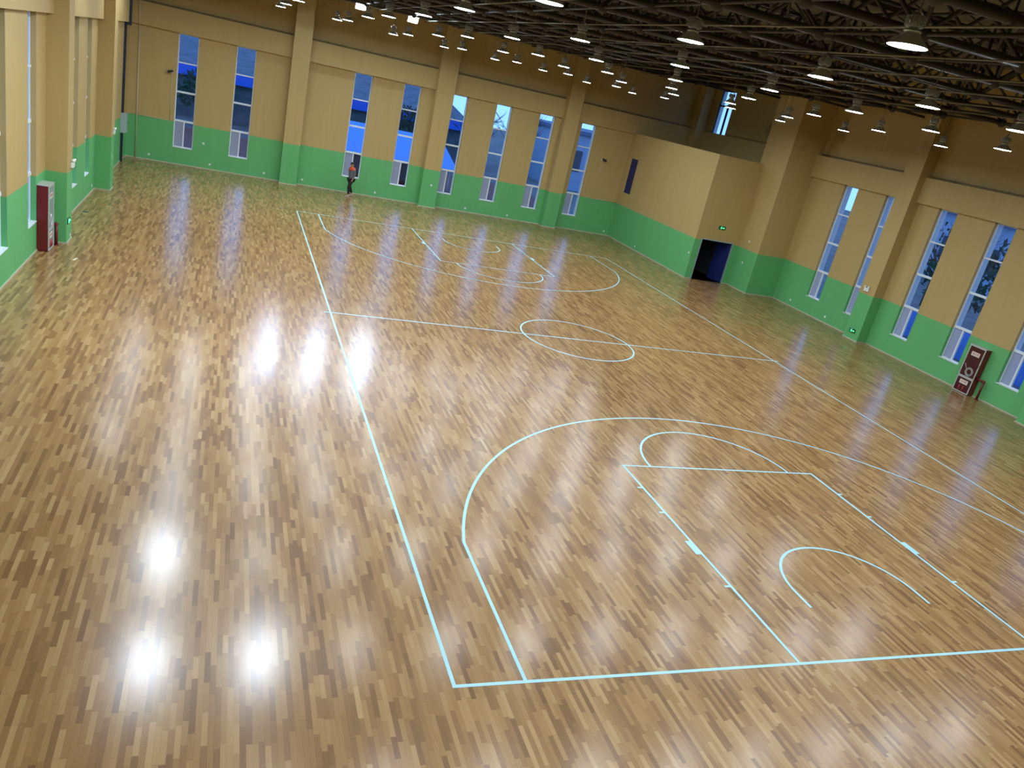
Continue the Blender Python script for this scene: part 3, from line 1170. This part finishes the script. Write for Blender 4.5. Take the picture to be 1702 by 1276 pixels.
bm = NB()
pts_ = [(-6.53, 16.12), (-6.47, 16.14), (-6.42, 16.38), (-6.47, 16.37)]
vs = [bm.verts.new((x, y, z)) for z in (0.0005, .004) for x, y in pts_]
for f in ((0, 3, 2, 1), (4, 5, 6, 7), (0, 1, 5, 4), (1, 2, 6, 5), (2, 3, 7, 6), (3, 0, 4, 7)):
    bm.faces.new([vs[i] for i in f])
tag(obj('paper_scrap', bm, M['label']), 'thin pale scrap lying on the floor near the left fire cabinet', 'scrap')

# ------------------------------------------------------------------ person
pr = thing('person', 'person in black cap, grey jacket with orange shoulders and black trousers walking by far wall', 'person', (3.0, 34.15, 0), math.radians(118))
# local frame: person walks toward +Y, +X is their right hand
def skinned(name, verts, edges, m, parent, root=0, sub=2):
    me = bpy.data.meshes.new(name)
    me.from_pydata([v[:3] for v in verts], edges, [])
    me.materials.append(m)
    o = bpy.data.objects.new(name, me)
    COL.objects.link(o)
    o.parent = parent
    sk = o.modifiers.new('skin', 'SKIN')
    sk.use_smooth_shade = True
    for i, v in enumerate(verts):
        r = v[3] if len(v) == 4 else v[3:]
        me.skin_vertices[0].data[i].radius = (r, r) if not isinstance(r, tuple) else r
        me.skin_vertices[0].data[i].use_root = (i == root)
    ss = o.modifiers.new('sub', 'SUBSURF')
    ss.levels = sub
    ss.render_levels = sub
    return o
skin_m = mat('skin', (.42, .22, .14), .5)
jack = mat('grey_jacket', (.12, .13, .14), .8)
oran = mat('orange_cloth', (.62, .09, .035), .7)
trou = mat('black_trousers', (.010, .011, .014), .8)
shoe = mat('pale_shoes', (.35, .32, .30), .5)
body = skinned('body', [
    (0, 0, .93, .09, .07), (0, .00, 1.10, .09, .07), (0, .01, 1.28, .11, .07), (0, .01, 1.40, .08, .06), (0, .015, 1.475, .05, .052), (0, .03, 1.54, .055, .06),
    (-.17, .01, 1.385, .055, .055), (-.215, -.03, 1.15, .042, .042), (-.20, .05, .92, .032, .032), (-.20, .07, .84, .036, .020),
    (.17, .01, 1.385, .055, .055), (.215, -.01, 1.15, .042, .042), (.20, -.07, .93, .032, .032), (.20, -.08, .85, .036, .020),
    (-.09, .02, .86, .085, .095), (-.10, .17, .50, .062, .065), (-.10, .13, .10, .042, .045), (-.10, .21, .045, .040, .032), (-.10, .28, .035, .035, .025),
    (.09, -.02, .86, .085, .095), (.10, -.04, .49, .062, .065), (.10, -.21, .14, .042, .045), (.10, -.15, .05, .040, .032), (.10, -.07, .035, .035, .025)],
    [(0, 1), (1, 2), (2, 3), (3, 4), (4, 5), (3, 6), (6, 7), (7, 8), (8, 9), (3, 10), (10, 11), (11, 12), (12, 13),
     (0, 14), (14, 15), (15, 16), (16, 17), (17, 18), (0, 19), (19, 20), (20, 21), (21, 22), (22, 23)], skin_m, pr)
# head with face features
bm = NB()
bmesh.ops.create_uvsphere(bm, u_segments=20, v_segments=14, radius=1)
for v in bm.verts:
    x, y, z = v.co
    k_ = 1 - .22 * max(0, -z)
    v.co = Vector((x * .074 * k_, y * .095 * (k_ if y < 0 else 1 - .08 * max(0, -z)), z * .115))
ball(bm, (0, .098, -.012), .015, 1)
ball(bm, (0, .092, .006), .011, 1)
for s in (-1, 1):
    ball(bm, (s * .075, -.005, 0), .018, 1)
for f in bm.faces:
    f.smooth = True
hd = obj('head', bm, skin_m, pr, (0, .035, 1.585))
bm = NB()
for s in (-1, 1):
    ball(bm, (s * .028, .084, .018), .009, 1)
obj('eyes', bm, M['black'], hd)
bm = NB()
tube(bm, (-.022, .088, -.045), (.022, .088, -.045), .005, 6)
obj('mouth', bm, mat('lips', (.30, .10, .08), .5), hd)
bm = NB()
bmesh.ops.create_uvsphere(bm, u_segments=18, v_segments=10, radius=1)
bmesh.ops.delete(bm, geom=[v for v in bm.verts if v.co.z < -.25 and v.co.y > -.2], context='VERTS')
for v in bm.verts:
    v.co = Vector((v.co.x * .080, v.co.y * .100 - .006, v.co.z * .092 + .030))
obj('hair', bm, M['black'], hd)
bm = NB()
lathe(bm, [(.086, .035), (.088, .07), (.075, .115), (.045, .135), (.0001, .14)], 20)
bm.verts.ensure_lookup_table()
c0 = [bm.verts.new((.075 * math.cos(a), .06 + .115 * math.sin(a), .040)) for a in [PI * i / 10 for i in range(11)]]
c1 = [bm.verts.new((.075 * math.cos(a), .06 + .115 * math.sin(a), .047)) for a in [PI * i / 10 for i in range(11)]]
bm.faces.new(c0)
bm.faces.new(c1[::-1])
for i in range(10):
    bm.faces.new((c0[i], c0[i + 1], c1[i + 1], c1[i]))
obj('cap', bm, M['black'], hd)
# clothing
skinned('jacket', [
    (0, 0, .84, .185, .150), (0, 0, 1.00, .180, .145), (0, .01, 1.25, .205, .150), (0, .01, 1.36, .17, .12),
    (-.19, .005, 1.33, .07, .07), (-.225, -.03, 1.15, .060, .060), (-.208, .045, .96, .048, .048),
    (.19, .005, 1.33, .07, .07), (.225, -.01, 1.15, .060, .060), (.208, -.06, .97, .048, .048)],
    [(0, 1), (1, 2), (2, 3), (3, 4), (4, 5), (5, 6), (3, 7), (7, 8), (8, 9)], jack, pr)
skinned('shoulder_yoke', [
    (0, .01, 1.30, .19, .165), (0, .01, 1.41, .17, .14), (0, .012, 1.475, .085, .085),
    (-.13, .01, 1.375, .10, .10), (-.215, 0, 1.29, .09, .09), (.13, .01, 1.375, .10, .10), (.215, .0, 1.29, .09, .09)],
    [(0, 1), (1, 2), (1, 3), (3, 4), (1, 5), (5, 6)], oran, pr)
skinned('trousers', [
    (0, 0, .92, .165, .135), (-.085, .02, .84, .120, .13), (-.10, .16, .50, .082, .088), (-.10, .125, .11, .064, .068),
    (.085, -.02, .84, .120, .13), (.10, -.04, .49, .082, .088), (.10, -.205, .16, .064, .068)],
    [(0, 1), (1, 2), (2, 3), (0, 4), (4, 5), (5, 6)], trou, pr)
for s, y0, z0 in ((-.10, .12, 0), (.10, -.24, .02)):
    bm = NB()
    prof = [(-.06, .035, .09), (0, .040, .095), (.08, .042, .07), (.15, .045, .05), (.20, .034, .04)]
    rings = []
    for yy, hw_, hh_ in prof:
        rings.append([bm.verts.new((s + hw_ * a, y0 + yy, z0 + b * hh_)) for a, b in ((-1, 0), (1, 0), (1, .5), (.6, 1), (-.6, 1), (-1, .5))])
    for a, b in zip(rings, rings[1:]):
        for i in range(6):
            j = (i + 1) % 6
            bm.faces.new((a[i], a[j], b[j], b[i]))
    bm.faces.new(rings[0][::-1])
    bm.faces.new(rings[-1])
    obj('shoe', bm, shoe, pr, bevel=.008)
# fingers: a relaxed curled hand each side
for s, hx, hy, hz in ((-1, -.20, .075, .83), (1, .20, -.085, .84)):
    vs = [(hx, hy, hz + .035, .022, .014)]
    es = []
    for k_, (oy, L_) in enumerate(((.028, .070), (.010, .078), (-.009, .073), (-.026, .058))):
        b0 = len(vs)
        vs += [(hx, hy + oy, hz, .009, .009), (hx - s * .006, hy + oy, hz - L_ * .5, .008, .008), (hx - s * .022, hy + oy + .004, hz - L_ * .9, .007, .007)]
        es += [(0, b0), (b0, b0 + 1), (b0 + 1, b0 + 2)]
    b0 = len(vs)
    vs += [(hx - s * .01, hy + .040, hz + .015, .010, .010), (hx - s * .016, hy + .056, hz - .018, .008, .008)]
    es += [(0, b0), (b0, b0 + 1)]
    skinned('hand', vs, es, skin_m, pr, 0, 1)

# ------------------------------------------------------------------ outside, seen through the panes
bm = NB()
bx(bm, -70, 110, YF + T, 150, -.42, -.30)
bx(bm, XR + T, 110, -60, YF + T, -.42, -.30)
bx(bm, -90, XL - T, -60, YF + T, -.42, -.30)
tag(obj('ground_outside', bm, mat('asphalt', (.15, .15, .15), .8, var=.3, vscale=.7)), 'dark yard ground outside the windows', None, None, 'structure')
bm = NB()
bx(bm, -14, 19, 38.0, 54, -.30, -.28)
tag(obj('trim_1', bm, mat('brick_paving', (.20, .07, .05), .8, var=.35, vscale=6)), 'reddish brick paving beyond the far windows', None, None, 'structure')
blue = mat('blue_roof_sheet', (.07, .34, .95), .45)
bluelt = mat('blue_fascia', (.02, .14, .75), .5)
sh = thing('blue_shed', 'low shed with bright blue sloping roof outside the middle far windows', 'shed', (0, 0, 0))
bm = NB()
vs = [bm.verts.new(p) for p in ((2.0, 41, 1.45), (10.3, 41, 1.45), (10.3, 46.5, 2.75), (2.0, 46.5, 2.75), (2.0, 41, 1.53), (10.3, 41, 1.53), (10.3, 46.5, 2.83), (2.0, 46.5, 2.83))]
for f in ((0, 3, 2, 1), (4, 5, 6, 7), (0, 1, 5, 4), (1, 2, 6, 5), (2, 3, 7, 6), (3, 0, 4, 7)):
    bm.faces.new([vs[i] for i in f])
obj('roof', bm, blue, sh)
bm = NB()
vs = [bm.verts.new(p) for p in ((2.3, 46.0, -.28), (10.0, 46.0, -.28), (10.0, 46.3, -.28), (2.3, 46.3, -.28), (2.3, 46.0, 2.60), (10.0, 46.0, 2.60), (10.0, 46.3, 2.65), (2.3, 46.3, 2.65))]
for f in ((0, 3, 2, 1), (4, 5, 6, 7), (0, 1, 5, 4), (1, 2, 6, 5), (2, 3, 7, 6), (3, 0, 4, 7)):
    bm.faces.new([vs[i] for i in f])
obj('wall', bm, mat('shed_wall', (.20, .22, .25), .8), sh)
for x in (2.3, 4.8, 7.4, 9.9):
    bm = NB()
    tube(bm, (x, 41.3, -.28), (x, 41.3, 1.55), .05, 8)
    obj('post', bm, M['pale'], sh)

ws = thing('workshop', 'long dark building with a blue fascia band beyond the far windows', 'building', (0, 0, 0))
bm = NB()
bx(bm, -30, 16, 62, 76, -.3, 3.0)
obj('wall', bm, mat('workshop_wall', (.10, .12, .14), .8, var=.3, vscale=1.2), ws)
bm = NB()
bx(bm, -30.5, 16.5, 61.4, 62.0, 2.75, 3.55)
obj('fascia', bm, bluelt, ws)
bm = NB()
vs = [bm.verts.new(p) for p in ((-30.5, 61.9, 3.5), (16.5, 61.9, 3.5), (16.5, 76, 5.4), (-30.5, 76, 5.4), (-30.5, 61.9, 3.4), (16.5, 61.9, 3.4), (16.5, 76, 3.0), (-30.5, 76, 3.0))]
for f in ((0, 1, 2, 3), (7, 6, 5, 4), (0, 4, 5, 1), (1, 5, 6, 2), (2, 6, 7, 3), (3, 7, 4, 0)):
    bm.faces.new([vs[i] for i in f])
obj('roof', bm, mat('grey_roof_sheet', (.09, .12, .16), .7, var=.35, vscale=1.0), ws)
bk = thing('apartment_block', 'grey apartment block far beyond the left far windows', 'building', (0, 0, 0))
bm = NB()
bx(bm, -40, 14, 92, 104, -.3, 8.5)
obj('wall', bm, mat('block_wall', (.16, .20, .27), .8), bk)
for i in range(13):
    for z in (2.0, 5.2):
        bm = NB()
        x = -38 + i * 4
        bx(bm, x, x + 1.8, 91.9, 92.0, z, z + 1.6)
        obj('window', bm, mat('block_window', (.05, .08, .12), .2) if i + z < 3 else bpy.data.materials['block_window'], bk)
bk2 = thing('office_building', 'pale blue-grey building beyond the rightmost far windows', 'building', (0, 0, 0))
bm = NB()
bx(bm, 24, 40, 60, 72, -.3, 4.6)
obj('wall', bm, mat('office_wall', (.30, .40, .55), .7), bk2)
bm = NB()
bx(bm, 23.7, 40.3, 59.7, 72.3, 4.6, 4.9)
obj('roof', bm, mat('office_roof', (.10, .16, .26), .7), bk2)
for i in range(5):
    bm = NB()
    bx(bm, 25.2 + i * 2.9, 26.6 + i * 2.9, 59.92, 60, 1.4, 3.2)
    obj('window', bm, bpy.data.materials['block_window'], bk2)

def fence_blue(lab, x0, y0, x1, y1, h):
    t = thing('corrugated_fence', lab, 'fence', (0, 0, 0))
    bm = NB()
    L_ = math.hypot(x1 - x0, y1 - y0)
    n_ = int(L_ / .11)
    a, b = [], []
    nxv, nyv = -(y1 - y0) / L_, (x1 - x0) / L_
    for i in range(n_ + 1):
        f = i / n_
        o_ = .03 * (1 if i % 2 else -1)
        p = (x0 + (x1 - x0) * f + nxv * o_, y0 + (y1 - y0) * f + nyv * o_)
        a.append(bm.verts.new((*p, -.3)))
        b.append(bm.verts.new((*p, h)))
    for i in range(n_):
        bm.faces.new((a[i], a[i + 1], b[i + 1], b[i]))
    g = obj('sheet_panel', bm, blue, t)
    md = g.modifiers.new('solid', 'SOLIDIFY')
    md.thickness = .01
    for i in range(int(L_ / 4) + 1):
        f = min(1, i * 4 / L_)
        bm = NB()
        px, py = x0 + (x1 - x0) * f + nxv * .12, y0 + (y1 - y0) * f + nyv * .12
        bx(bm, px - .05, px + .05, py - .05, py + .05, -.3, h + .05)
        obj('fence_post', bm, M['pale'], t)
fence_blue('blue corrugated sheet fence outside the right wall windows', 28.6, 4, 28.6, 24.0, .95)

def tree(x, y, h, r, lab, grp, leafy=True):
    t = thing('tree', lab, 'tree', (x, y, -.3), random.uniform(0, 6), grp)
    bm = NB()
    tube(bm, (0, 0, 0), (0, 0, h * .55), .16, 8, .09)
    for i in range(14):
        a = random.uniform(0, 2 * PI)
        z0 = h * random.uniform(.3, .55)
        l = r * random.uniform(.6, 1.0)
        p = (math.cos(a) * l * .8, math.sin(a) * l * .8, z0 + l * .9)
        tube(bm, (0, 0, z0), p, .05, 5, .015)
        for j in range(4):
            b_ = a + random.uniform(-1, 1)
            tube(bm, p, (p[0] + math.cos(b_) * l * .4, p[1] + math.sin(b_) * l * .4, p[2] + l * random.uniform(.1, .6)), .018, 4, .006)
    obj('trunk', bm, mat_bark, t)
    if leafy:
        bm = NB()
        for i in range(420):
            a, b_ = random.uniform(0, 2 * PI), random.uniform(-.6, 1)
            q_ = r * random.uniform(.55, 1.05)
            c_ = math.sqrt(max(0, 1 - b_ * b_))
            p = Vector((q_ * c_ * math.cos(a), q_ * c_ * math.sin(a), h * .62 + q_ * b_ * .9))
            s_ = random.uniform(.12, .28)
            e_ = Euler((random.uniform(0, 6), random.uniform(0, 6), 0)).to_matrix()
            vs_ = [bm.verts.new(p + e_ @ Vector(v_)) for v_ in ((-s_, 0, 0), (0, -s_ * .5, .03), (s_, 0, 0), (0, s_ * .5, .03))]
            bm.faces.new(vs_)
        obj('crown', bm, mat_leaf, t)
mat_bark = mat('bark', (.06, .05, .045), .9)
mat_leaf = mat('leaves', (.035, .07, .05), .8)
sp = [(15.0, 55, 5.5, 2.0, 'bare tree beyond the sixth far window', False), (19.2, 57, 6.0, 2.2, 'bare tree beyond the seventh far window', False),
      (-5, 56, 3.6, 1.8, 'leafy dark tree beyond the second far window', True), (10.5, 57, 4.5, 1.9, 'leafy dark tree beyond the fifth far window', True),
      (33, 20, 4.3, 2.4, 'dark leafy tree beyond the third right wall window', True), (33.5, 14.5, 4.6, 2.6, 'dark leafy tree beyond the fourth right wall window', True),
      (34, 8.5, 4.4, 2.5, 'dark leafy tree beyond the fifth right wall window', True), (38.5, 30, 4.8, 2.7, 'dark leafy tree beyond the first right wall window', True),
      (36.0, 25.0, 4.5, 2.6, 'dark leafy tree beyond the second right wall window', True)]
for x, y, h, r, lab, lf in sp:
    tree(x, y, h, r, lab, 'trees outside the windows', lf)
hb = thing('house_outside', 'pale house behind the trees beyond the right wall windows', 'building', (0, 0, 0))
bm = NB()
bx(bm, 52, 62, 28, 48, -.3, 5.2)
obj('wall', bm, mat('house_wall', (.35, .45, .60), .8), hb)
bm = NB()
bx(bm, 51.5, 62.5, 27.5, 48.5, 5.2, 5.6)
obj('roof', bm, bpy.data.materials['office_roof'], hb)
for i in range(5):
    bm = NB()
    bx(bm, 51.9, 52, 29.5 + i * 3.8, 31.0 + i * 3.8, 1.6, 3.4)
    obj('window', bm, bpy.data.materials['block_window'], hb)
